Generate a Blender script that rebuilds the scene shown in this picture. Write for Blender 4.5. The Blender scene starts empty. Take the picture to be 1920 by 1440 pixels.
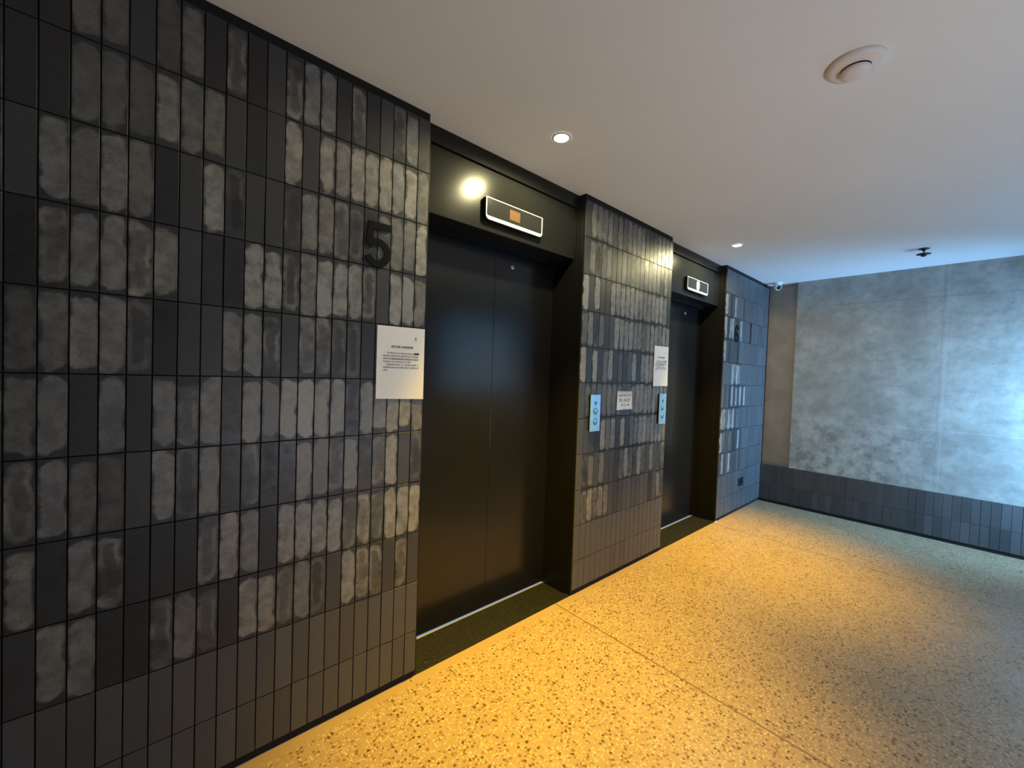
import bpy, bmesh, math, random
from mathutils import Matrix, Vector

C = bpy.context.scene
COL = C.collection

# ------------------------------------------------------------------ camera
H = 2.664                       # ceiling height
cam_d = bpy.data.cameras.new('camera')
cam_d.sensor_fit = 'HORIZONTAL'
cam_d.sensor_width = 36.0
cam_d.lens = 770.0 / 1920 * 36.0
cam_d.clip_start = 0.02
cam = bpy.data.objects.new('camera', cam_d)
COL.objects.link(cam)
right = Vector((0.7467102, -0.6642420, 0.0347353))
up = Vector((-0.0089718, 0.0421588, 0.9990706))
fwd = Vector((0.6650890, 0.7463278, -0.0255209))
m = Matrix.Identity(4)
for i in range(3):
    m[i][0], m[i][1], m[i][2] = right[i], up[i], -fwd[i]
m.translation = Vector((0.0, -1.725, 1.4719))
cam.matrix_world = m
C.camera = cam

# ------------------------------------------------------------------ world, daylight, exposure
w = bpy.data.worlds.new('world')
C.world = w
w.use_nodes = True
w.node_tree.nodes['Background'].inputs[0].default_value = (0.30, 0.55, 1.0, 1)
w.node_tree.nodes['Background'].inputs[1].default_value = 0.6

def area(name, loc, rot, sx, sy, power, color, spread=180):
    l = bpy.data.lights.new(name, 'AREA')
    l.shape = 'RECTANGLE'; l.size = sx; l.size_y = sy
    l.energy = power; l.color = color; l.spread = math.radians(spread)
    o = bpy.data.objects.new(name, l)
    o.location = loc; o.rotation_euler = rot
    COL.objects.link(o)
    return o

WINX0, WINX1, WINZ0, WINZ1, WINY = 3.3, 4.75, 1.15, 2.35, -3.0     # high window opposite the lifts
GLX0, GLX1, GLZ0, GLZ1 = 5.12, 5.70, 0.30, 2.05                    # tall narrow window beside the concrete wall
# daylight coming in through the two windows of the wall opposite the lifts
area('daylight_high_window', ((WINX0+WINX1)/2, WINY-0.14, (WINZ0+WINZ1)/2), (math.radians(90), 0, 0),
     WINX1-WINX0-0.1, WINZ1-WINZ0-0.1, 7, (0.22, 0.60, 1.0))
area('daylight_tall_window', ((GLX0+GLX1)/2, WINY-0.02, (GLZ0+GLZ1)/2), (math.radians(87), 0, math.radians(-14)),
     GLX1-GLX0-0.06, GLZ1-GLZ0-0.1, 76, (0.23, 0.56, 1.0), 106)
FILLX0, FILLX1, FILLZ0, FILLZ1 = 0.5, 2.5, 0.25, 1.25                      # made-up low opening behind the camera, added to carry the fill light
area('added_low_fill', ((FILLX0+FILLX1)/2, WINY-0.08, 0.70), (math.radians(138), 0, 0), 1.8, 0.5, 20, (0.88, 0.88, 0.96))  # unseen fill light added to lift ceiling and walls, not a known window

C.view_settings.view_transform = 'Standard'
C.view_settings.look = 'None'
C.view_settings.gamma = 1.0
C.view_settings.use_curve_mapping = False
C.view_settings.exposure = 0.13
C.render.film_transparent = False

# ------------------------------------------------------------------ helpers
def lin(r, g, b):
    f = lambda c: (c/255/12.92) if c/255 <= 0.04045 else ((c/255+0.055)/1.055)**2.4
    return (f(r), f(g), f(b), 1)

def newmat(name, color=(0.5, 0.5, 0.5, 1), rough=0.5, metal=0.0, emis=None, estr=0.0):
    mt = bpy.data.materials.new(name); mt.use_nodes = True
    b = mt.node_tree.nodes['Principled BSDF']
    b.inputs['Base Color'].default_value = color
    b.inputs['Roughness'].default_value = rough
    b.inputs['Metallic'].default_value = metal
    if emis:
        b.inputs['Emission Color'].default_value = emis
        b.inputs['Emission Strength'].default_value = estr
    return mt

class N:
    """tiny node-graph writer"""
    def __init__(s, mt):
        s.nt = mt.node_tree; s.b = s.nt.nodes['Principled BSDF']
    def n(s, t, **kw):
        x = s.nt.nodes.new(t)
        for k, v in kw.items(): setattr(x, k, v)
        return x
    def l(s, a, b): s.nt.links.new(a, b)
    def put(s, sock, v):
        if hasattr(v, 'is_output') or isinstance(v, bpy.types.NodeSocket): s.l(v, sock)
        else: sock.default_value = v
    def math(s, op, a, b=None, c=None, clamp=False):
        x = s.n('ShaderNodeMath', operation=op); x.use_clamp = clamp
        s.put(x.inputs[0], a)
        if b is not None: s.put(x.inputs[1], b)
        if c is not None: s.put(x.inputs[2], c)
        return x.outputs[0]
    def vmath(s, op, a, b=None, scale=None):
        x = s.n('ShaderNodeVectorMath', operation=op)
        s.put(x.inputs[0], a)
        if b is not None: s.put(x.inputs[1], b)
        if scale is not None: s.put(x.inputs['Scale'], scale)
        return x.outputs['Value'] if op in ('LENGTH', 'DOT_PRODUCT', 'DISTANCE') else x.outputs[0]
    def noise(s, vec, scale, detail=3, rough=0.55, w=None, dim='3D'):
        x = s.n('ShaderNodeTexNoise', noise_dimensions=dim)
        s.l(vec, x.inputs['Vector']); x.inputs['Scale'].default_value = scale
        x.inputs['Detail'].default_value = detail; x.inputs['Roughness'].default_value = rough
        if w is not None: s.put(x.inputs['W'], w)
        return x
    def ramp(s, v, a, b, lo=0.0, hi=1.0, smooth=True):
        x = s.n('ShaderNodeMapRange', interpolation_type='SMOOTHSTEP' if smooth else 'LINEAR')
        s.put(x.inputs[0], v); x.inputs[1].default_value = a; x.inputs[2].default_value = b
        x.inputs[3].default_value = lo; x.inputs[4].default_value = hi
        return x.outputs[0]
    def mix(s, f, a, b, blend='MIX'):
        x = s.n('ShaderNodeMix', data_type='RGBA', blend_type=blend)
        s.put(x.inputs[0], f); s.put(x.inputs[6], a); s.put(x.inputs[7], b)
        return x.outputs[2]
    def obj(s): return s.n('ShaderNodeTexCoord').outputs['Object']
    def bump(s, h, strength, dist):
        x = s.n('ShaderNodeBump'); s.l(h, x.inputs['Height'])
        x.inputs['Strength'].default_value = strength; x.inputs['Distance'].default_value = dist
        s.l(x.outputs[0], s.b.inputs['Normal'])

def link(name, bm, mat, parent=None, smooth=False):
    me = bpy.data.meshes.new(name)
    bm.normal_update(); bm.to_mesh(me); bm.free()
    if smooth:
        for p in me.polygons: p.use_smooth = True
    me.materials.append(mat)
    o = bpy.data.objects.new(name, me); COL.objects.link(o)
    if parent: o.parent = parent
    return o

def thing(name, label, cat, loc=(0, 0, 0), group=None, kind=None):
    o = bpy.data.objects.new(name, None); COL.objects.link(o)
    o.empty_display_size = 0.05
    o.location = loc
    tag(o, label, cat, group, kind)
    return o

def tag(o, label=None, cat=None, group=None, kind=None):
    if label: o['label'] = label
    if cat: o['category'] = cat
    if group: o['group'] = group
    if kind: o['kind'] = kind
    return o

def struct(name, bm, mat, label=None, cat=None):
    return tag(link(name, bm, mat), label, cat, None, 'structure')

def box(bm, x0, x1, y0, y1, z0, z1, bevel=0.0):
    r = bmesh.ops.create_cube(bm, size=1.0)
    for v in r['verts']:
        v.co = Vector(((x0+x1)/2 + v.co.x*(x1-x0), (y0+y1)/2 + v.co.y*(y1-y0), (z0+z1)/2 + v.co.z*(z1-z0)))
    if bevel:
        es = list({e for v in r['verts'] for e in v.link_edges})
        bmesh.ops.bevel(bm, geom=es, offset=bevel, segments=2, affect='EDGES', profile=0.5)

def lathe(bm, prof, n=40, axis='z', c=(0, 0, 0)):
    """prof: list of (radius, height)"""
    rings = []
    for r, h in prof:
        if r < 1e-6:
            rings.append([bm.verts.new(_ax(0, 0, h, axis, c))])
        else:
            rings.append([bm.verts.new(_ax(r*math.cos(2*math.pi*k/n), r*math.sin(2*math.pi*k/n), h, axis, c)) for k in range(n)])
    for a, b in zip(rings, rings[1:]):
        for k in range(n):
            k2 = (k+1) % n
            if len(a) == 1 and len(b) == 1: continue
            if len(a) == 1: f = [a[0], b[k], b[k2]]
            elif len(b) == 1: f = [a[k], b[0], a[k2]]
            else: f = [a[k], b[k], b[k2], a[k2]]
            bm.faces.new(f)
    bmesh.ops.recalc_face_normals(bm, faces=bm.faces[:])

def _ax(x, y, h, axis, c):
    if axis == 'z': v = (x, y, h)
    elif axis == 'y': v = (x, h, y)
    else: v = (h, x, y)
    return Vector(v) + Vector(c)

def rrect(w_, h_, r, n=6, rb=None):
    """rounded rectangle outline centred at 0, list of (x, z); rb = bottom corner radius"""
    rb = r if rb is None else rb
    pts = []
    for cx, cz, a0, rr in ((w_/2, h_/2, 0, r), (-w_/2, h_/2, 90, r), (-w_/2, -h_/2, 180, rb), (w_/2, -h_/2, 270, rb)):
        ox = cx - math.copysign(rr, cx); oz = cz - math.copysign(rr, cz)
        for k in range(n+1):
            a = math.radians(a0 + 90*k/n)
            pts.append((ox + rr*math.cos(a), oz + rr*math.sin(a)))
    return pts

def prism(bm, pts, y0, y1, cx=0, cz=0):
    """closed solid from an outline in the x-z plane, between y0 (room side) and y1"""
    a = [bm.verts.new((cx+x, y0, cz+z)) for x, z in pts]
    b = [bm.verts.new((cx+x, y1, cz+z)) for x, z in pts]
    bm.faces.new(a); bm.faces.new(b[::-1])
    n = len(pts)
    for k in range(n): bm.faces.new([a[k], b[k], b[(k+1) % n], a[(k+1) % n]])
    bmesh.ops.recalc_face_normals(bm, faces=bm.faces[:])

def ringprism(bm, outer, inner, y0, y1, cx=0, cz=0):
    n = len(outer)
    A = [[bm.verts.new((cx+x, y, cz+z)) for x, z in p] for p in (outer, inner) for y in (y0, y1)]
    of, ob, nf, nb = A
    for k in range(n):
        j = (k+1) % n
        bm.faces.new([of[k], of[j], nf[j], nf[k]]); bm.faces.new([ob[k], nb[k], nb[j], ob[j]])
        bm.faces.new([of[k], ob[k], ob[j], of[j]]); bm.faces.new([nf[k], nf[j], nb[j], nb[k]])
    bmesh.ops.recalc_face_normals(bm, faces=bm.faces[:])

def text_bm(txt, size, depth=0.0003, offset=0.0, align='LEFT', shear=0.0, spacing=1.0):
    cu = bpy.data.curves.new('text', 'FONT')
    cu.body = txt; cu.size = size; cu.extrude = depth; cu.offset = offset
    cu.align_x = align; cu.shear = shear; cu.space_character = spacing
    cu.resolution_u = 4
    o = bpy.data.objects.new('text', cu); COL.objects.link(o)
    bpy.context.view_layer.update()
    me = bpy.data.meshes.new_from_object(o.evaluated_get(bpy.context.evaluated_depsgraph_get()))
    bm = bmesh.new(); bm.from_mesh(me)
    bpy.data.objects.remove(o); bpy.data.curves.remove(cu); bpy.data.meshes.remove(me)
    return bm                      # lies in x-y, extruded in z

def wall_text(bm, txt, x, z, y, size, width=None, **kw):
    """add text facing the room (-y) with its left end at x, baseline z"""
    t = text_bm(txt, size, **kw)
    xs = [v.co.x for v in t.verts]
    x0, x1 = min(xs), max(xs)
    s = (width/(x1-x0)) if width else 1.0
    me = bpy.data.meshes.new('tmp')
    for v in t.verts:
        v.co = Vector((x + (v.co.x-x0)*s, y - v.co.z, z + v.co.y))
    t.to_mesh(me); t.free(); bm.from_mesh(me); bpy.data.meshes.remove(me)

# ------------------------------------------------------------------ materials
def mat_tile(name='fired_tile', lift=1.0):
    mt = newmat(name, rough=0.5); g = N(mt)
    at = g.n('ShaderNodeAttribute', attribute_name='tile')
    sep = g.n('ShaderNodeSeparateColor'); g.l(at.outputs['Color'], sep.inputs[0])
    pill, base, dark = sep.outputs; seed = at.outputs['Alpha']
    uv = g.n('ShaderNodeUVMap', uv_map='UVMap').outputs[0]
    ob = g.obj()
    so = g.n('ShaderNodeCombineXYZ'); g.put(so.inputs[0], g.math('MULTIPLY', seed, 37.0)); g.put(so.inputs[1], g.math('MULTIPLY', seed, 91.0))
    p = g.vmath('ADD', ob, so.outputs[0])
    nz = g.noise(p, 26, 4, 0.6)
    nl = g.noise(p, 11, 2, 0.5)
    # tile-local coordinates in tile widths, wobbled
    c = g.vmath('MULTIPLY', g.vmath('SUBTRACT', uv, (0.5, 0.5, 0)), (1, 4, 0))
    wob = g.vmath('SUBTRACT', nz.outputs['Color'], (0.5, 0.5, 0.5))
    wl = g.vmath('SUBTRACT', nl.outputs['Color'], (0.5, 0.5, 0.5))
    c = g.vmath('ADD', c, g.vmath('MULTIPLY', wob, (0.34, 0.60, 0)))
    c = g.vmath('ADD', c, g.vmath('MULTIPLY', wl, (0.62, 1.15, 0)))
    def rbox(hx, hy, r):
        q = g.vmath('SUBTRACT', g.vmath('ABSOLUTE', c), (hx-r, hy-r, 0))
        q = g.vmath('MAXIMUM', q, (0, 0, 0))
        q = g.vmath('MULTIPLY', q, (1, 1, 0))
        return g.math('SUBTRACT', g.vmath('LENGTH', q), r)
    m1 = g.ramp(rbox(0.45, 1.80, 0.38), 0.10, -0.10)
    # bright rim just inside the worn patch
    m2 = g.ramp(rbox(0.27, 1.45, 0.22), 0.08, -0.12)
    blot = g.ramp(nl.outputs['Fac'], 0.36, 0.62)
    fine = g.noise(ob, 160, 4, 0.7).outputs['Fac']
    fac = g.math('MULTIPLY', m1, g.math('MULTIPLY', pill, g.ramp(nz.outputs['Fac'], 0.32, 0.68, 0.62, 1.15)))
    # blotchy tiles (dark > 0): the worn patch is eaten away
    eat = g.math('MULTIPLY', dark, g.math('MAXIMUM', g.math('SUBTRACT', 1.0, blot), g.math('MULTIPLY', m2, 0.75)), clamp=True)
    fac = g.math('MULTIPLY', fac, g.math('SUBTRACT', 1.0, eat), clamp=True)
    bs = g.mix(base, (0.023, 0.0245, 0.027, 1), (0.098, 0.101, 0.106, 1))
    bs = g.mix(g.math('MULTIPLY', dark, g.math('MULTIPLY', m2, 0.45)), bs, (0.007, 0.0065, 0.007, 1))
    tone = g.mix(seed, (0.30, 0.305, 0.30, 1), (0.37, 0.35, 0.305, 1))
    col = g.mix(fac, bs, tone)
    col = g.mix(g.ramp(fine, 0.3, 0.7, 0.0, 0.22), col, (0.0, 0.0, 0.0, 1))
    col = g.mix(1.0, col, (lift, lift, lift, 1), 'MULTIPLY')
    g.l(col, g.b.inputs['Base Color'])
    g.l(g.ramp(nz.outputs['Fac'], 0.3, 0.7, 0.36, 0.52), g.b.inputs['Roughness'])
    h = g.math('ADD', g.math('MULTIPLY', fine, 0.25), g.math('MULTIPLY', nl.outputs['Fac'], 1.0))
    g.bump(h, 0.35, 0.004)
    return mt

def mat_concrete():
    mt = newmat('board_marked_concrete', rough=0.7); g = N(mt); ob = g.obj()
    a = g.noise(ob, 1.3, 5, 0.6).outputs['Fac']
    st = g.n('ShaderNodeMapping'); g.l(ob, st.inputs[0]); st.inputs['Scale'].default_value = (1, 0.9, 1.1)
    b = g.noise(st.outputs[0], 4.0, 7, 0.68).outputs['Fac']
    c = g.noise(ob, 30, 5, 0.7).outputs['Fac']
    f = g.math('ADD', g.math('MULTIPLY', a, 0.55), g.math('MULTIPLY', b, 0.65))
    col = g.mix(g.ramp(f, 0.42, 0.78), (0.245, 0.235, 0.205, 1), (0.40, 0.39, 0.35, 1))
    col = g.mix(g.ramp(g.noise(ob, 14, 6, 0.7).outputs['Fac'], 0.36, 0.56, 0.30, 0.0), col, (0.15, 0.15, 0.14, 1))
    # damp-looking blotches low down at the left of the wall
    sx = g.n('ShaderNodeSeparateXYZ'); g.l(ob, sx.inputs[0])
    vo = g.n('ShaderNodeTexNoise'); g.l(ob, vo.inputs['Vector']); vo.inputs['Scale'].default_value = 13; vo.inputs['Detail'].default_value = 3
    zone = g.math('MULTIPLY', g.ramp(sx.outputs[2], 1.30, 0.80), g.ramp(sx.outputs[1], -2.0, -0.9))
    spots = g.math('MULTIPLY', g.ramp(vo.outputs['Fac'], 0.54, 0.62), zone)
    col = g.mix(g.math('MULTIPLY', spots, 0.55), col, (0.14, 0.13, 0.10, 1))
    pale = g.math('MULTIPLY', g.ramp(vo.outputs['Fac'], 0.47, 0.36), zone)
    col = g.mix(g.math('MULTIPLY', pale, 0.55), col, (0.42, 0.41, 0.34, 1))
    # horizontal smears
    sm = g.n('ShaderNodeMapping'); g.l(ob, sm.inputs[0]); sm.inputs['Scale'].default_value = (1, 1.2, 7)
    s2 = g.noise(sm.outputs[0], 2.2, 5, 0.65).outputs['Fac']
    col = g.mix(g.ramp(s2, 0.56, 0.70, 0, 0.22), col, (0.15, 0.148, 0.145, 1))
    # formwork joints
    def line(axis, pos, w_, s_, colr):
        nonlocal col
        d = g.math('ABSOLUTE', g.math('SUBTRACT', g.math('ADD', sx.outputs[axis], g.math('MULTIPLY', g.math('SUBTRACT', c, 0.5), 0.02)), pos))
        col = g.mix(g.ramp(d, w_, 0.0, 0, s_), col, colr)
    line(1, -1.535, 0.010, 0.28, (0.45, 0.45, 0.43, 1))
    line(1, -1.505, 0.012, 0.30, (0.16, 0.165, 0.165, 1))
    line(2, 2.36, 0.014, 0.35, (0.16, 0.165, 0.165, 1))
    line(2, 1.06, 0.012, 0.28, (0.42, 0.42, 0.40, 1))
    # pin holes
    v = g.n('ShaderNodeTexVoronoi'); g.l(ob, v.inputs['Vector']); v.inputs['Scale'].default_value = 7
    col = g.mix(g.ramp(v.outputs['Distance'], 0.05, 0.03, 0, 0.6), col, (0.07, 0.07, 0.07, 1))
    g.l(col, g.b.inputs['Base Color'])
    g.bump(g.math('ADD', b, g.math('MULTIPLY', c, 0.5)), 0.4, 0.006)
    return mt

def mat_terrazzo():
    mt = newmat('terrazzo', rough=0.3); g = N(mt); ob = g.obj()
    sx = g.n('ShaderNodeSeparateXYZ'); g.l(ob, sx.inputs[0])
    wv = g.vmath('ADD', ob, g.vmath('SCALE', g.noise(ob, 60, 2).outputs['Color'], scale=0.012))
    def chips(scale, thr, a, b):
        v = g.n('ShaderNodeTexVoronoi'); g.l(wv, v.inputs['Vector']); v.inputs['Scale'].default_value = scale
        r = g.n('ShaderNodeSeparateColor'); g.l(v.outputs['Color'], r.inputs[0])
        pick = g.ramp(r.outputs[0], thr-0.01, thr+0.01, smooth=False)
        return g.math('MULTIPLY', pick, g.ramp(v.outputs['Distance'], b, a)), r.outputs[1]
    col = g.mix(g.noise(ob, 3, 4).outputs['Fac'], (0.33, 0.235, 0.135, 1), (0.41, 0.295, 0.175, 1))
    field = g.ramp(sx.outputs[1], -0.035, -0.06)           # the plain border along the wall
    d1, r1 = chips(62, 0.50, 0.30, 0.50)
    d2, r2 = chips(95, 0.50, 0.28, 0.50)
    d3, r3 = chips(50, 0.80, 0.22, 0.42)
    col = g.mix(g.math('MULTIPLY', g.math('MULTIPLY', d1, field), 0.85), col, g.mix(r1, (0.13, 0.065, 0.022, 1), (0.24, 0.145, 0.06, 1)))
    col = g.mix(g.math('MULTIPLY', g.math('MULTIPLY', d2, field), 0.75), col, (0.64, 0.50, 0.32, 1))
    col = g.mix(g.math('MULTIPLY', g.math('MULTIPLY', d3, field), 0.85), col, (0.05, 0.028, 0.012, 1))
    for pos in (1.98, 4.37, -0.41):
        d = g.math('ABSOLUTE', g.math('SUBTRACT', sx.outputs[0], pos))
        col = g.mix(g.ramp(d, 0.0060, 0.003, 0, 0.8), col, (0.12, 0.075, 0.035, 1))
    g.l(col, g.b.inputs['Base Color'])
    g.l(g.ramp(g.noise(ob, 5, 4).outputs['Fac'], 0.3, 0.7, 0.26, 0.42), g.b.inputs['Roughness'])
    return mt

def mat_plaster(name, c1, c2, rough=0.85, sc=2.0):
    mt = newmat(name, rough=rough); g = N(mt); ob = g.obj()
    a = g.noise(ob, sc, 4).outputs['Fac']
    g.l(g.mix(g.ramp(a, 0.3, 0.7), c1, c2), g.b.inputs['Base Color'])
    g.bump(g.noise(ob, 90, 3).outputs['Fac'], 0.12, 0.002)
    return mt

def mat_black_metal(name, col, rough, scale=8, var=0.05, spec=0.5):
    mt = newmat(name, col, rough); g = N(mt); ob = g.obj()
    n = g.noise(ob, scale, 4, 0.6).outputs['Fac']
    g.l(g.ramp(n, 0.3, 0.7, rough-var, rough+var), g.b.inputs['Roughness'])
    g.b.inputs['Specular IOR Level'].default_value = spec
    return mt

def mat_granite():
    mt = newmat('dark_granite', rough=0.5); g = N(mt); ob = g.obj()
    n = g.noise(ob, 60, 4, 0.7).outputs['Fac']
    col = g.mix(g.ramp(n, 0.35, 0.7), (0.007, 0.0075, 0.008, 1), (0.018, 0.019, 0.019, 1))
    v = g.n('ShaderNodeTexVoronoi'); g.l(ob, v.inputs['Vector']); v.inputs['Scale'].default_value = 22
    r = g.n('ShaderNodeSeparateColor'); g.l(v.outputs['Color'], r.inputs[0])
    s = g.math('MULTIPLY', g.ramp(v.outputs['Distance'], 0.10, 0.05), g.ramp(r.outputs[0], 0.88, 0.9))
    col = g.mix(s, col, (0.35, 0.36, 0.30, 1))
    g.l(col, g.b.inputs['Base Color'])
    return mt

M_TILE = mat_tile()
M_GAP = newmat('black_joint', (0.006, 0.006, 0.006, 1), 0.9)
M_CONC = mat_concrete()
M_FLOOR = mat_terrazzo()
M_CEIL = mat_plaster('ceiling_paint', (0.79, 0.86, 0.90, 1), (0.82, 0.88, 0.92, 1), 0.75)
M_STRIP = mat_plaster('trowelled_render', (0.27, 0.25, 0.225, 1), (0.34, 0.315, 0.28, 1), 0.8, 5)
M_WALL = mat_plaster('painted_wall', (0.30, 0.30, 0.30, 1), (0.34, 0.34, 0.34, 1), 0.85)
M_LINTEL = mat_black_metal('black_lacquered_steel', (0.014, 0.015, 0.013, 1), 0.235, 3, 0.012, 0.20)
M_JAMB = mat_black_metal('black_frame_steel', (0.006, 0.006, 0.0055, 1), 0.38, 3, 0.03, 0.2)
M_DOOR = mat_black_metal('black_door_steel', (0.010, 0.010, 0.010, 1), 0.20, 1.5, 0.01, 0.45)
M_GRAN = mat_granite()
M_GRAN.node_tree.nodes['Principled BSDF'].inputs['Specular IOR Level'].default_value = 0.25
M_STEEL = newmat('brushed_threshold', (0.62, 0.62, 0.58, 1), 0.35, 0.7)
M_WHITE = newmat('white_plastic', (0.78, 0.78, 0.78, 1), 0.45)
M_PAPER = newmat('paper', (0.92, 0.92, 0.91, 1), 0.8)
M_INK = newmat('ink', (0.03, 0.03, 0.03, 1), 0.8)
M_PENCIL = newmat('marker_grey', (0.16, 0.15, 0.14, 1), 0.8)
M_NUM = newmat('black_number', (0.006, 0.006, 0.006, 1), 0.7)
M_NUM.node_tree.nodes['Principled BSDF'].inputs['Specular IOR Level'].default_value = 0.12
M_FRAME = newmat('cream_metal_frame', (0.78, 0.82, 0.80, 1), 0.3, 0.35)
M_BLACKP = newmat('black_plastic', (0.008, 0.008, 0.007, 1), 0.4)
M_GLASS = newmat('smoked_display', (0.022, 0.022, 0.020, 1), 0.2)
M_BLUE = newmat('pale_blue_steel', (0.36, 0.68, 0.95, 1), 0.28, 0.3)
M_BLUE2 = newmat('blue_steel_button', (0.30, 0.62, 0.85, 1), 0.2, 0.6)
M_BLUED = newmat('dark_engraving', (0.03, 0.10, 0.14, 1), 0.5)
M_LAMP = newmat('lamp_lens', (1, 1, 1, 1), 0.5, 0, (1.0, 0.90, 0.55, 1), 60.0)
M_SEG1 = newmat('amber_display', (0.13, 0.065, 0.025, 1), 0.4, 0, (0.75, 0.42, 0.16, 1), 0.04)
M_SEG2 = newmat('white_display', (0.8, 0.8, 0.8, 1), 0.5, 0, (0.95, 0.98, 1.0, 1), 1.4)
M_DARKM = newmat('dark_brass', (0.03, 0.035, 0.04, 1), 0.4, 0.6)

# ------------------------------------------------------------------ tiles
PX, PZ, Z0 = 0.0602, 0.24, 0.227
GAP = 0.0036
KEY = {'.': (0.0, 0.10, 0.0), ',': (0.0, 0.0, 0.0), '-': (0.0, 0.42, 0.0), '=': (0.0, 0.85, 0.0), 'o': (0.0, 0.27, 0.0), 'n': (0.0, 0.58, 0.0), '+': (0.0, 1.35, 0.0),
       '1': (0.22, 0.12, 0.0), '2': (0.38, 0.15, 0.0), '3': (0.58, 0.18, 0.0), '4': (0.86, 0.2, 0.0), '5': (1.15, 0.25, 0.0),
       'b': (0.62, 0.12, 0.75), 'B': (0.95, 0.15, 0.6), 'd': (0.30, 0.20, 1.0), 's': (0.5, 0.1, 0.9)}

class Tiles:
    def __init__(s, seed=1):
        s.bm = bmesh.new()
        s.uv = s.bm.loops.layers.uv.new('UVMap')
        s.at = s.bm.faces.layers.float_color.new('tile')
        s.rnd = random.Random(seed)
    def add(s, o, u, n, x0, x1, z0, z1, code, thick=0.008, full=None, uo=0.0):
        """o origin, u horizontal direction, n outward normal"""
        r = s.rnd
        f0 = x0 + GAP/2; f1 = x1 - GAP/2; g0 = z0 + GAP/2; g1 = z1 - GAP/2
        if f1-f0 < 0.004: return
        k = KEY[code]
        val = (min(1.4, k[0]*r.uniform(0.88, 1.1)), k[1]*r.uniform(0.8, 1.2) + r.uniform(0, .03), k[2]*r.uniform(0.8, 1.1), r.random())
        push = r.uniform(-0.0006, 0.0006)
        tilt = [r.uniform(-0.0005, 0.0005) for _ in range(2)]
        P = []
        be = 0.0006
        for d, ins in ((0.0, be), (-be, 0.0), (-thick, 0.0)):
            ring = []
            for cx, cz, sx, sz in ((f0, g0, 1, 1), (f1, g0, -1, 1), (f1, g1, -1, -1), (f0, g1, 1, -1)):
                off = push + (tilt[0]*(-sx) + tilt[1]*(-sz) if d > -thick else 0)
                ring.append(s.bm.verts.new(o + u*(cx+ins*sx) + Vector((0, 0, 1))*(cz+ins*sz) + n*(d+off)))
            P.append(ring)
        faces = [s.bm.faces.new(P[0])]
        for a, b in ((P[0], P[1]), (P[1], P[2])):
            for q in range(4):
                faces.append(s.bm.faces.new([a[q], b[q], b[(q+1) % 4], a[(q+1) % 4]]))
        F0, F1 = full if full else (x0, x1)
        for f in faces:
            f[s.at] = val
            for lp in f.loops:
                rel = lp.vert.co - o
                uu = (rel.dot(u)-F0)/(F1-F0)
                vv = (rel.z - z0)/(z1 - z0)
                lp[s.uv].uv = (uu, vv)
    def merge(s): pass

ROWS = [  # top row first; columns from x=-0.287 to x=0.977
    '..22-12.b,-b33.b.-d3-',
    '..221322-.-4-434444421'[:21],
    '-3232,-4d--d33bd.b335',
    ',b33b3-.,44s3444b-453',
    '1233d,--33s-bbdd.----',
    '23.3.3b3-435544d44443',
    'b321-3d3-b.-43b4-b5-d',
    '3.3b...b43.4444bBb444',
    '-33.,b3b.44b3d-4Bb-b-',
    '====================='[:21],
    '====================='[:21]]
tl = Tiles(3)
O = Vector((0, 0, 0)); U = Vector((1, 0, 0)); NRM = Vector((0, -1, 0))
ztop = [2.627] + [Z0 + k*PZ for k in range(9, -1, -1)]
zb = ztop[1:] + [0.032]
def code_rand(r, row):
    if row >= 9: return '='
    return r.choice('..,-123b3d24-.3')
rr = random.Random(11)
X1 = 0.977
for row in range(11):
    for j in range(-38, 21):
        xa = X1 - (21-j)*PX; xb = xa + PX
        cd = ROWS[row][j] if 0 <= j < 21 else code_rand(rr, row)
        tl.add(O, U, NRM, xa, xb, zb[row], ztop[row], cd)
PIER = [
    '-33332323343-.b3334',
    '.3d231121dd--333.4-',
    '5.4..4344443334443.',
    '23d2.-444433b444344'[:19],
    '5.5.24.1.15.4445444',
    '-2222322-=344434443',
    '=--.434.4.234433443',
    '=d3-3--.b4bd4b-3-db',
    '=b4bB3-.-===-==,-3d',
    '+++++++++++++++++++',
    '+++++++=+=+++++++++']
P0, P1 = 2.135, 3.300
pw = (P1-P0)/19
for row in range(11):
    for j in range(19):
        xa = P0 + j*pw
        tl.add(O, U, NRM, xa, xa+pw, zb[row], ztop[row], PIER[row][j].replace('.', 'o').replace('-', 'n'))
FAR = [
    '======================',
    '4=.-4===-=============',
    '4.44-.-4==============',
    '4-.---,==============='[:22],
    '++==5B5B+++===========',
    '+-+.5-4-5-5===========',
    '4Bb5B5-b==============',
    '4b--b-.-5-++++========',
    '-4-=5---=-=+==========',
    '======================',
    '======================']
Q0, Q1 = 4.450, 5.748
qw = (Q1-Q0)/22
for row in range(11):
    for j in range(22):
        xa = Q0 + j*qw
        if row == 2 and j == 12: continue       # the open slot beside the number
        tl.add(O, U, NRM, xa, xa+qw, zb[row], ztop[row], FAR[row][j])
struct('wall_back', tl.bm, M_TILE, 'dark fired tile cladding around the two elevators', 'tiled wall')

# dark backing behind the tile joints, top shadow gap and foot gap
XB = -3.0
bm = bmesh.new()
for a, b in ((XB, 0.977), (P0, P1), (Q0, 5.86)):
    box(bm, a+0.001, b-0.001, 0.0065, 0.32, 0.0, H)
box(bm, XB, 5.86, 0.32, 0.40, 0, H)
struct('trim_1', bm, M_GAP, 'black shadow gap and backing behind the tiles', 'trim')

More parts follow.
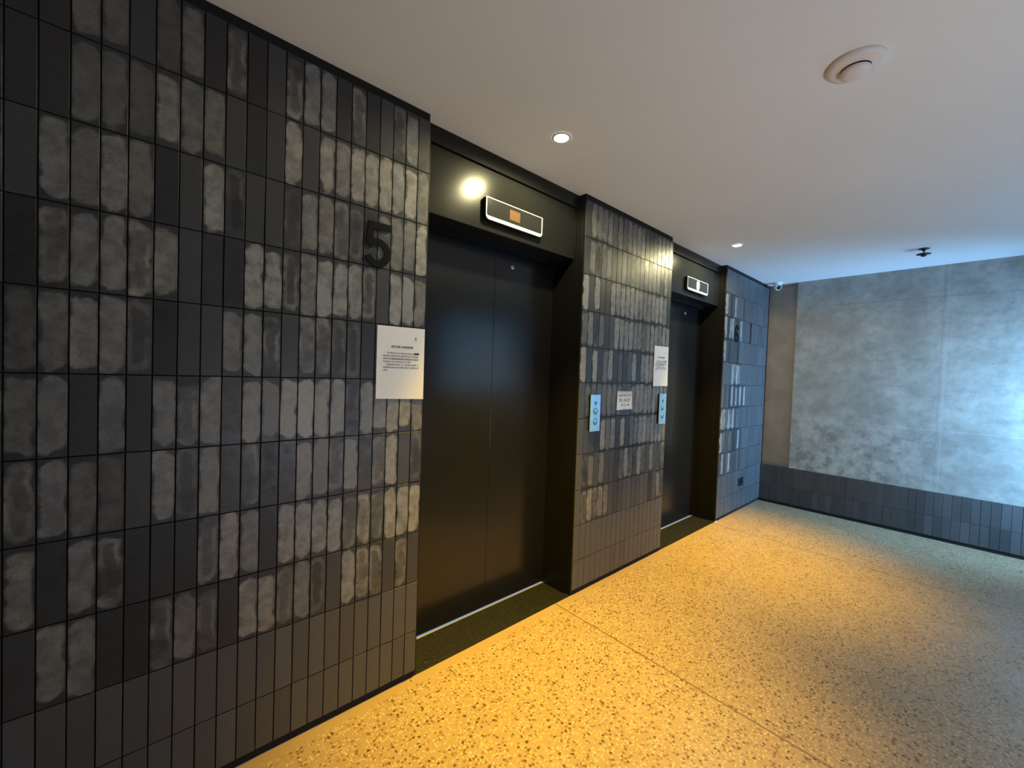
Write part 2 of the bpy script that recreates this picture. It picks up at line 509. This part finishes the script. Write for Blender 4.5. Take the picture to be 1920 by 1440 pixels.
# ------------------------------------------------------------------ room shell
bm = bmesh.new(); box(bm, XB-.1, 5.95, -3.12, 0.0062, -0.12, 0.0)
struct('floor', bm, M_FLOOR, 'speckled terrazzo floor', 'floor')
bm = bmesh.new(); box(bm, XB-.1, 5.95, -3.3, 0.4, H, H+0.12)
struct('ceiling', bm, M_CEIL, 'plain painted ceiling', 'ceiling')
XE = 5.733
bm = bmesh.new(); box(bm, XE, 5.95, -3.12, -0.298, 0.462, H)
bmesh.ops.bevel(bm, geom=[e for e in bm.edges if abs(e.verts[0].co.y+.298) < 1e-4 and abs(e.verts[1].co.y+.298) < 1e-4 and abs(e.verts[0].co.x-XE) < 1e-4 and abs(e.verts[1].co.x-XE) < 1e-4], offset=0.006, segments=2, affect='EDGES')
struct('wall_right', bm, M_CONC, 'bare board-marked concrete wall at the end', 'wall')
bm = bmesh.new(); box(bm, 5.80, 5.95, -0.298, 0.02, 0.30, H)
struct('wall_right_recess', bm, M_STRIP)
bpy.data.objects['wall_right_recess'].name = 'trim_2'
tag(bpy.data.objects['trim_2'], 'brown rendered strip recessed beside the concrete', 'trim')
bm = bmesh.new(); box(bm, XB-.12, XB, -3.12, 0.4, 0, H)
struct('wall_left', bm, M_WALL)
bm = bmesh.new()
box(bm, XB, FILLX0, WINY-0.12, WINY, 0, H); box(bm, FILLX1, WINX0, WINY-0.12, WINY, 0, H)
box(bm, FILLX0, FILLX1, WINY-0.12, WINY, 0, FILLZ0); box(bm, FILLX0, FILLX1, WINY-0.12, WINY, FILLZ1, H)
box(bm, GLX1, 5.95, WINY-0.12, WINY, 0, H)
box(bm, WINX1, GLX0, WINY-0.12, WINY, 0, H)
box(bm, WINX0, WINX1, WINY-0.12, WINY, 0, WINZ0); box(bm, WINX0, WINX1, WINY-0.12, WINY, WINZ1, H)
box(bm, GLX0, GLX1, WINY-0.12, WINY, 0, GLZ0); box(bm, GLX0, GLX1, WINY-0.12, WINY, GLZ1, H)
struct('wall_front', bm, mat_plaster('dark_painted_wall', (0.10, 0.10, 0.10, 1), (0.12, 0.12, 0.12, 1), 0.85))
def window(n, x0, x1, z0, z1, mull):
    t = thing('window_%d' % n, None, None, ((x0+x1)/2, WINY, z0), kind='structure')
    hw = (x1-x0)/2; hh = z1-z0
    bm = bmesh.new()
    prof = [(-hw, hw, 0, .04), (-hw, hw, hh-.04, hh), (-hw, -hw+.03, .04, hh-.04), (hw-.03, hw, .04, hh-.04)]
    if mull: prof.append((-.02, .02, .04, hh-.04))
    for a, b, c_, d in prof: box(bm, a, b, -0.10, -0.05, c_, d)
    link('window_frame', bm, M_JAMB, t)
window(1, WINX0, WINX1, WINZ0, WINZ1, True)
window(2, GLX0, GLX1, GLZ0, GLZ1, False)
window(3, FILLX0, FILLX1, FILLZ0, FILLZ1, False)  # frame around the made-up low opening of the fill light

# tiled plinth of the end wall (two courses)
tb = Tiles(8)
OB = Vector((XE-0.008, 0.0, 0.0)); UB = Vector((0, -1, 0)); NB = Vector((-1, 0, 0))
for row, (a, b) in enumerate(((Z0, 0.462), (0.032, Z0))):
    for j in range(66):
        c0 = 0.004 + j*0.0605
        cd = 'o' if j < 14 else ('-' if j < 24 else ('=' if tb.rnd.random() < .7 else 'n'))
        if j < 14 and tb.rnd.random() < .25: cd = '-'
        tb.add(OB, UB, NB, c0, c0+0.0605, a, b, cd)
struct('baseboard_right', tb.bm, M_TILE, 'two courses of dark tile along the foot of the concrete wall', 'tile plinth')
bm = bmesh.new(); box(bm, XE-0.0015, 5.94, -3.12, 0.0, 0.0, 0.0325)
struct('trim_4', bm, M_GAP, 'black gap at the foot of the tile plinth', 'trim')
bm = bmesh.new(); box(bm, XE-0.0035, 5.94, -3.12, 0.0, 0.0325, 0.4595)
struct('trim_3', bm, newmat('plinth_mortar', (0.13, 0.13, 0.12, 1), 0.9), 'grey mortar joints of the tile plinth', 'trim')

# ------------------------------------------------------------------ elevator portals
YD = 0.25
def portal(idx, x0, x1, label):
    t = thing('door_%d' % idx, label, 'elevator door', (x0, 0, 0), kind='structure')
    W = x1-x0
    # lintel panel
    bm = bmesh.new(); box(bm, 0.024, W-0.024, 0.07, 0.20, 2.243, 2.574, 0.002)
    link('lintel_panel', bm, M_LINTEL, t)
    bm = bmesh.new(); box(bm, 0.0, W, 0.060, 0.22, 2.580, H, 0.002)
    link('header', bm, M_LINTEL, t)
    bm = bmesh.new()
    box(bm, 0.0, W, 0.20, 0.32, 2.243, 2.58)
    box(bm, 0.0, W, 0.20, 0.26, 2.215, 2.243)
    link('soffit', bm, M_JAMB, t)
    for s in (0, 1):
        bm = bmesh.new()
        a = (0.0, 0.008, 0.024) if s == 0 else (W, W-0.008, W-0.024)
        lo = lambda p, q: (min(p, q), max(p, q))
        box(bm, *lo(a[0], a[1]), 0.0085, 0.060, 0.0, 2.58, 0.001)
        box(bm, *lo(a[0], a[2]), 0.0605, 0.32, 0.0, 2.58, 0.001)
        box(bm, *lo(a[0], (a[1]+a[2])/2), 0.044, 0.0603, 0.0, 2.58, 0.001)
        link('jamb', bm, M_JAMB, t)
    # two sliding leaves, one slightly behind the other
    bm = bmesh.new(); box(bm, 0.02, W*0.53, YD, YD+0.03, 0.008, 2.243, 0.0012); link('door_leaf', bm, M_DOOR, t)
    lf = bmesh.new(); box(lf, W*0.53+0.0015, W-0.02, YD, YD+0.03, 0.008, 2.243, 0.0012); lf = link('door_leaf', lf, M_DOOR, t)
    # release keyhole
    kx = 1.73-0.977 if idx == 1 else 4.085-3.3
    bm = bmesh.new(); lathe(bm, [(0.0, -0.003), (0.010, -0.003), (0.013, -0.001), (0.013, 0.002)], 24, 'y', (kx, YD, 2.145))
    k = link('release_keyhole', bm, M_FRAME, lf, True); k['label'] = 'pale round keyhole ring'
    bm = bmesh.new(); lathe(bm, [(0.0, -0.0040), (0.0045, -0.0040), (0.0045, 0)], 16, 'y', (kx, YD, 2.145))
    bm2 = link('keyhole_slot', bm, M_BLACKP, lf)
    # granite sill and steel threshold
    bm = bmesh.new(); box(bm, 0.0, W, 0.0066, 0.238, -0.05, 0.002, 0.001)
    link('granite_sill', bm, M_GRAN, t)
    bm = bmesh.new(); box(bm, 0.022, W-0.022, 0.2385, 0.249, -0.02, 0.0035, 0.001)
    link('threshold_strip', bm, M_STEEL, t)
    return t
portal(1, 0.977, 2.135, 'near black elevator door below the amber floor display')
portal(2, 3.300, 4.450, 'far black elevator door below the lit white digit')

# ------------------------------------------------------------------ floor indicators
def indicator(cx, digit, label):
    t = thing('floor_indicator', label, 'floor display', (cx, 0.07, 2.355), group=None)
    w_, h_ = 0.430, 0.118
    bm = bmesh.new(); prism(bm, rrect(w_+0.004, h_+0.004, 0.010, rb=0.028), -0.024, -0.0004)
    link('housing', bm, M_BLACKP, t)
    bm = bmesh.new()
    out = rrect(w_, h_, 0.004, rb=0.024)
    inn = rrect(w_-0.010, h_-0.024, 0.002, rb=0.010)
    inn = [(x, z+0.007) for x, z in inn]
    ringprism(bm, out, inn, -0.030, -0.0243)
    link('bezel', bm, M_FRAME, t)
    bm = bmesh.new(); prism(bm, rrect(w_-0.011, h_-0.025, 0.002, rb=0.010), -0.0265, -0.0242, 0, 0.007)
    d = link('display_window', bm, M_GLASS, t)
    bm = bmesh.new()
    if digit == 'amber':
        prism(bm, rrect(0.078, 0.056, 0.003), -0.0275, -0.0266, -0.005, 0.008)
        k = link('lit_square', bm, M_SEG1, t); k['label'] = 'dull amber lit square'
    else:
        wall_text(bm, '0', -0.028, -0.032, -0.0270, 0.115, width=0.062, depth=0.0004, offset=0.004)
        k = link('lit_digit', bm, M_SEG2, t); k['label'] = 'bright white digit'
    return t
indicator(1.560, 'amber', 'slim floor display with an amber square above the near elevator')
indicator(3.885, 'zero', 'slim floor display with a white digit above the far elevator')

# ------------------------------------------------------------------ numbers on the tiles
def number_mesh(strokes_fn):
    return strokes_fn

def stroke(bm, pts, wd, y0, y1, cx, cz):
    """thick polyline as a solid"""
    L, R_ = [], []
    for i, p in enumerate(pts):
        a = pts[max(i-1, 0)]; b = pts[min(i+1, len(pts)-1)]
        dx, dz = b[0]-a[0], b[1]-a[1]; ln = math.hypot(dx, dz) or 1
        nx, nz = -dz/ln*wd/2, dx/ln*wd/2
        L.append((p[0]+nx, p[1]+nz)); R_.append((p[0]-nx, p[1]-nz))
    for i in range(len(pts)-1):
        q = [L[i], L[i+1], R_[i+1], R_[i]]
        v0 = [bm.verts.new((cx+x, y0, cz+z)) for x, z in q]
        v1 = [bm.verts.new((cx+x, y1, cz+z)) for x, z in q]
        bm.faces.new(v0); bm.faces.new(v1[::-1])
        for k in range(4): bm.faces.new([v0[k], v1[k], v1[(k+1) % 4], v0[(k+1) % 4]])

bm = bmesh.new()
s5 = 0.190            # overall height of the digit
stroke(bm, [(-0.030, 0.080), (0.056, 0.080)], 0.030, -0.005, -0.0008, 0, 0)
stroke(bm, [(-0.0265, 0.094), (-0.039, -0.004)], 0.027, -0.0052, -0.0008, 0, 0)
arc = []
for k in range(29):
    a = math.radians(148 - k*(148+160)/28)
    arc.append((0.000 + 0.0445*math.cos(a), -0.034 + 0.0475*math.sin(a)))
stroke(bm, arc, 0.029, -0.0051, -0.0008, 0, 0)
bmesh.ops.recalc_face_normals(bm, faces=bm.faces[:])
bmesh.ops.translate(bm, verts=bm.verts[:], vec=(0, 0, 0))
n5 = link('wall_number', bm, M_NUM)
n5.location = (0.736, -0.0006, 2.003)
tag(n5, 'large black number 5 fixed on the tiles', 'number sign')
bm = bmesh.new()
ring = [(0.040*math.cos(math.radians(a)), -0.038 + 0.043*math.sin(math.radians(a))) for a in range(0, 361, 15)]
stroke(bm, ring, 0.027, -0.005, -0.0008, 0, 0)
curve = [(-0.040, -0.036), (-0.0415, 0.000), (-0.038, 0.035), (-0.026, 0.066), (-0.006, 0.080), (0.016, 0.078), (0.034, 0.062), (0.040, 0.046)]
stroke(bm, curve, 0.027, -0.0052, -0.0008, 0, 0)
bmesh.ops.recalc_face_normals(bm, faces=bm.faces[:])
n6 = link('wall_number', bm, M_NUM)
n6.location = (4.762, -0.0006, 1.988)
tag(n6, 'black number 6 fixed on the far tiles', 'number sign')

# ------------------------------------------------------------------ printed notices
def sheet(bm, corners, th=0.0006, curl=0.004, n=10):
    """slightly curled sheet; corners tl,tr,br,bl as (x,z)"""
    tl_, tr_, br_, bl_ = corners
    F, B = [], []
    for i in range(n+1):
        rf, rb = [], []
        for j in range(n+1):
            u, v = j/n, i/n
            x = (tl_[0]*(1-u)+tr_[0]*u)*(1-v) + (bl_[0]*(1-u)+br_[0]*u)*v
            z = (tl_[1]*(1-u)+tr_[1]*u)*(1-v) + (bl_[1]*(1-u)+br_[1]*u)*v
            y = -0.0016 - curl*(abs(2*u-1)**3)*v*0.6 - curl*0.3*v*v
            rf.append(bm.verts.new((x, y-th, z))); rb.append(bm.verts.new((x, y, z)))
        F.append(rf); B.append(rb)
    for i in range(n):
        for j in range(n):
            bm.faces.new([F[i][j], F[i+1][j], F[i+1][j+1], F[i][j+1]])
            bm.faces.new([B[i][j], B[i][j+1], B[i+1][j+1], B[i+1][j]])
    for j in range(n):
        bm.faces.new([F[0][j], F[0][j+1], B[0][j+1], B[0][j]]); bm.faces.new([F[n][j], B[n][j], B[n][j+1], F[n][j+1]])
        bm.faces.new([F[j][0], B[j][0], B[j+1][0], F[j+1][0]]); bm.faces.new([F[j][n], F[j+1][n], B[j+1][n], B[j][n]])
    bmesh.ops.recalc_face_normals(bm, faces=bm.faces[:])

LINES = [('Se informa a los señores usuarios que solo', .020, .180, 0),
         ('disponen podrán de utilizarlo por su cuenta', .0, .200, 0),
         ('como su desplazamiento habitual al centro', .0, .200, 1),
         ('cuando sea necesario y útil.', .0, .155, 0),
         ('Agradecemos  la  comprensión  y', .016, .184, 0),
         ('colaboración para el bienestar y cuidado de', .0, .200, 0),
         ('todos.', .0, .027, 0)]
def notice(x, z, label, sc=1.0, xs=1.0, corners=None):
    t = thing('paper_notice', label, 'paper notice', (x, -0.0005, z))
    bm = bmesh.new(); sheet(bm, corners)
    link('sheet', bm, M_PAPER, t)
    bm = bmesh.new(); Y = -0.0034
    wall_text(bm, 'USO DEL ASCENSOR', 0.067*xs, 0.232, Y, 0.012, width=0.108*xs, depth=0.00008, offset=0.0003)
    for i, (s, dx, wd, bold) in enumerate(LINES):
        wall_text(bm, s, (0.030+dx)*xs, 0.204-i*0.0128, Y, 0.0115, width=wd*xs*0.86, depth=0.00008, offset=0.00015 if bold else 0.0)
    link('printed_text', bm, M_INK, t)
    bm = bmesh.new()
    lathe(bm, [(0, -0.0001), (0.0035, -0.0001), (0.0035, 0.0)], 12, 'y', (0.186*xs, Y, 0.280))
    stroke(bm, [(0.178*xs, 0.272), (0.186*xs, 0.269), (0.194*xs, 0.272)], 0.0016, Y-0.0001, Y, 0, 0)
    link('letterhead_mark', bm, M_INK, t)
    bm = bmesh.new(); prism(bm, rrect(0.024*xs, 0.008, 0.002), Y-0.0003, Y-0.0001, 0.193*xs, 0.208)
    link('blacked_out_word', bm, M_INK, t)
    return t
notice(0.743, 1.338, 'white printed notice sheet taped below the number 5, left of the near door',
       corners=[(0.001, 0.324), (0.232, 0.327), (0.231, -0.001), (0.0, 0.004)])
notice(3.058, 1.410, 'white printed notice sheet on the middle pier above the call panel',
       corners=[(0.006, 0.327), (0.232, 0.330), (0.234, 0.001), (0.0, -0.001)])

t = thing('handwritten_note', 'small handwritten paper note with an arrow on the middle pier', 'paper note', (2.562, -0.0005, 1.231))
bm = bmesh.new(); sheet(bm, [(0.008, 0.138), (0.196, 0.137), (0.203, 0.003), (0.0, 0.0)], curl=0.002, n=4)
link('sheet', bm, M_PAPER, t)
bm = bmesh.new(); Y = -0.0026
wall_text(bm, 'USAR BOTON', 0.022, 0.097, Y, 0.032, width=0.164, depth=0.0001, offset=0.0006, shear=0.2)
wall_text(bm, 'DEL ASCEN.', 0.018, 0.061, Y, 0.034, width=0.172, depth=0.0001, offset=0.0006, shear=0.3)
wall_text(bm, 'Nº 6', 0.062, 0.026, Y, 0.030, width=0.052, depth=0.0001, offset=0.0006)
link('handwriting', bm, M_PENCIL, t)
bm = bmesh.new()
stroke(bm, [(0.130, 0.036), (0.160, 0.036)], 0.006, Y-0.0002, Y, 0, 0)
v = [bm.verts.new(p) for p in ((0.155, Y-0.0002, 0.049), (0.178, Y-0.0002, 0.036), (0.155, Y-0.0002, 0.023))]
bm.faces.new(v[::-1])
link('arrow', bm, M_INK, t)
for zz in (0.131, 0.006):
    bm = bmesh.new()
    prism(bm, [(0.012, zz-0.0015), (0.197, zz-0.0015), (0.197, zz+0.0015), (0.012, zz+0.0015)], Y-0.0002, Y-0.0001)
    link('tape_edge', bm, M_PENCIL, t)

# ------------------------------------------------------------------ call panels
def call_panel(x, z, label):
    t = thing('call_panel', label, 'elevator call panel', (x, -0.0008, z))
    bm = bmesh.new(); box(bm, 0.003, 0.105, -0.014, 0.0, 0.003, 0.247)
    link('back_box', bm, M_JAMB, t)
    bm = bmesh.new(); box(bm, 0.0, 0.108, -0.018, -0.0141, 0.0, 0.250, 0.001)
    link('face_plate', bm, M_BLUE, t)
    bm = bmesh.new(); lathe(bm, [(0, -0.0192), (0.012, -0.0192), (0.0135, -0.0181)], 24, 'y', (0.054, 0, 0.192))
    ks = link('key_switch', bm, M_BLUED, t, True)
    bm = bmesh.new(); box(bm, 0.052, 0.056, -0.0200, -0.0193, 0.184, 0.200); link('key_slot', bm, M_BLUE, ks)
    for zz in (0.137, 0.067):
        bm = bmesh.new(); lathe(bm, [(0.018, -0.0181), (0.023, -0.0190), (0.023, -0.0181)], 32, 'y', (0.054, 0, zz))
        lathe(bm, [(0.0, -0.0184), (0.0225, -0.0184)], 32, 'y', (0.054, 0, zz))
        r = link('call_button', bm, M_BLUED, t, False)
        bm = bmesh.new(); lathe(bm, [(0.0, -0.0235), (0.012, -0.0232), (0.0165, -0.0215), (0.0178, -0.0186)], 32, 'y', (0.054, 0, zz))
        link('button_cap', bm, M_BLUE2, r, True)
    return t
call_panel(2.238, 1.097, 'pale blue metal call panel beside the near elevator jamb')
call_panel(3.150, 1.097, 'pale blue metal call panel under the notice beside the far elevator')

# ------------------------------------------------------------------ socket plate
t = thing('outlet_plate', 'small black square outlet plate low on the far tiles', 'outlet', (5.085, -0.0008, 0.328))
bm = bmesh.new(); box(bm, -0.072, 0.072, -0.006, 0.0, -0.046, 0.046, 0.003); link('plate', bm, M_BLACKP, t)
bm = bmesh.new(); prism(bm, rrect(0.040, 0.028, 0.006), -0.0072, -0.0061); link('socket_face', bm, M_NUM, t)

# ------------------------------------------------------------------ ceiling fittings
def downlight(x, y, label, power, r=0.034):
    t = thing('downlight', label, 'ceiling light', (x, y, H))
    bm = bmesh.new()
    lathe(bm, [(r, -0.0015), (r+0.003, -0.006), (r+0.010, -0.005), (r+0.014, -0.0005)], 40)
    link('trim_ring', bm, M_WHITE, t, True)
    bm = bmesh.new(); lathe(bm, [(0, -0.0035), (r*0.7, -0.003), (r, -0.0015)], 32)
    link('lens', bm, M_LAMP, t, True)
    l = bpy.data.lights.new('lamp_beam', 'SPOT'); l.energy = power; l.color = (1.0, 0.62, 0.03)
    l.spot_size = math.radians(67); l.spot_blend = 1.0; l.shadow_soft_size = 0.03
    o = bpy.data.objects.new('lamp_beam', l); COL.objects.link(o); o.parent = t; o.location = (0, 0, -0.02)
    l = bpy.data.lights.new('lamp_spill', 'SPOT'); l.energy = power*0.085; l.color = (1.0, 0.88, 0.48)
    l.spot_size = math.radians(176); l.spot_blend = 0.25; l.shadow_soft_size = 0.034
    o = bpy.data.objects.new('lamp_spill', l); COL.objects.link(o); o.parent = t; o.location = (0, 0, -0.012)
    return t
downlight(1.544, -0.300, 'glowing recessed downlight in front of the near elevator', 610)
downlight(3.854, -0.300, 'glowing recessed downlight in front of the far elevator', 550)

t = thing('smoke_detector', 'round white smoke detector on the ceiling', 'smoke detector', (1.955, -1.385, H))
bm = bmesh.new(); lathe(bm, [(0.0, 0), (0.088, 0), (0.090, -0.006), (0.086, -0.014), (0.070, -0.019), (0.046, -0.021)], 48)
link('base_ring', bm, M_WHITE, t, True)
bm = bmesh.new(); lathe(bm, [(0.040, -0.020), (0.040, -0.027)], 40)
link('vent_slot', bm, M_BLACKP, t, True)
bm = bmesh.new(); lathe(bm, [(0.046, -0.026), (0.047, -0.031), (0.042, -0.039), (0.028, -0.045), (0.0, -0.047)], 40)
lathe(bm, [(0.0, -0.0262), (0.046, -0.026)], 40)
link('sensor_cap', bm, M_WHITE, t, True)

t = thing('sprinkler_head', 'small dark sprinkler head on the ceiling near the concrete wall', 'sprinkler', (4.97, -1.395, H))
bm = bmesh.new(); lathe(bm, [(0.0, 0), (0.036, 0), (0.036, -0.004), (0.012, -0.007), (0.012, -0.020), (0.0, -0.020)], 28); link('escutcheon', bm, M_DARKM, t, True)
for sx_ in (-1, 1):
    bm = bmesh.new(); box(bm, 0.016*sx_-0.002, 0.016*sx_+0.002, -0.003, 0.003, -0.045, -0.006); link('frame_arm', bm, M_DARKM, t)
bm = bmesh.new(); lathe(bm, [(0.0, -0.044), (0.046, -0.044), (0.048, -0.047), (0.020, -0.050), (0.016, -0.066), (0.0, -0.068)], 28); link('deflector', bm, M_DARKM, t, True)

t = thing('security_camera', 'small white turret security camera under the ceiling corner', 'security camera', (5.615, -0.125, H))
bm = bmesh.new(); lathe(bm, [(0, 0), (0.050, 0), (0.051, -0.012), (0.044, -0.022), (0.0, -0.024)], 36); link('mount', bm, M_WHITE, t, True)
aim = Vector((-0.62, -0.66, -0.42)).normalized()
q = aim.to_track_quat('Z', 'Y').to_matrix().to_4x4(); q.translation = Vector((0, 0, -0.050))
bm = bmesh.new(); lathe(bm, [(0, -0.040), (0.022, -0.036), (0.038, -0.018), (0.042, 0.004), (0.038, 0.022), (0.034, 0.030), (0.030, 0.031), (0.029, 0.024)], 36)
bm.transform(q); body = link('camera_body', bm, M_WHITE, t, True)
bm = bmesh.new(); lathe(bm, [(0.0295, 0.024), (0.012, 0.025), (0.010, 0.028), (0, 0.029)], 32); bm.transform(q)
link('lens', bm, M_BLACKP, body, True)

# ------------------------------------------------------------------ crumbs of plaster left at the door corners
def scrap(x, y, r_, seed, label):
    rn = random.Random(seed); bm = bmesh.new()
    bmesh.ops.create_icosphere(bm, subdivisions=2, radius=r_)
    for v in bm.verts: v.co = Vector((v.co.x*rn.uniform(.7, 1.2), v.co.y*rn.uniform(.6, 1.1), max(-0.25*r_, v.co.z*rn.uniform(.5, 1.5))))
    zmin = min(v.co.z for v in bm.verts)
    bmesh.ops.translate(bm, verts=bm.verts[:], vec=(0, 0, -zmin))
    o = link('plaster_crumb', bm, mat_plaster('crumb', (0.40, 0.34, 0.28, 1), (0.55, 0.48, 0.40, 1)))
    o.location = (x, y, 0.0); tag(o, label, 'debris')
scrap(0.955, -0.012, 0.008, 1, 'tiny pale crumb on the floor at the near door corner')
scrap(4.41, -0.014, 0.017, 2, 'brown plaster crumb on the floor at the far door corner')
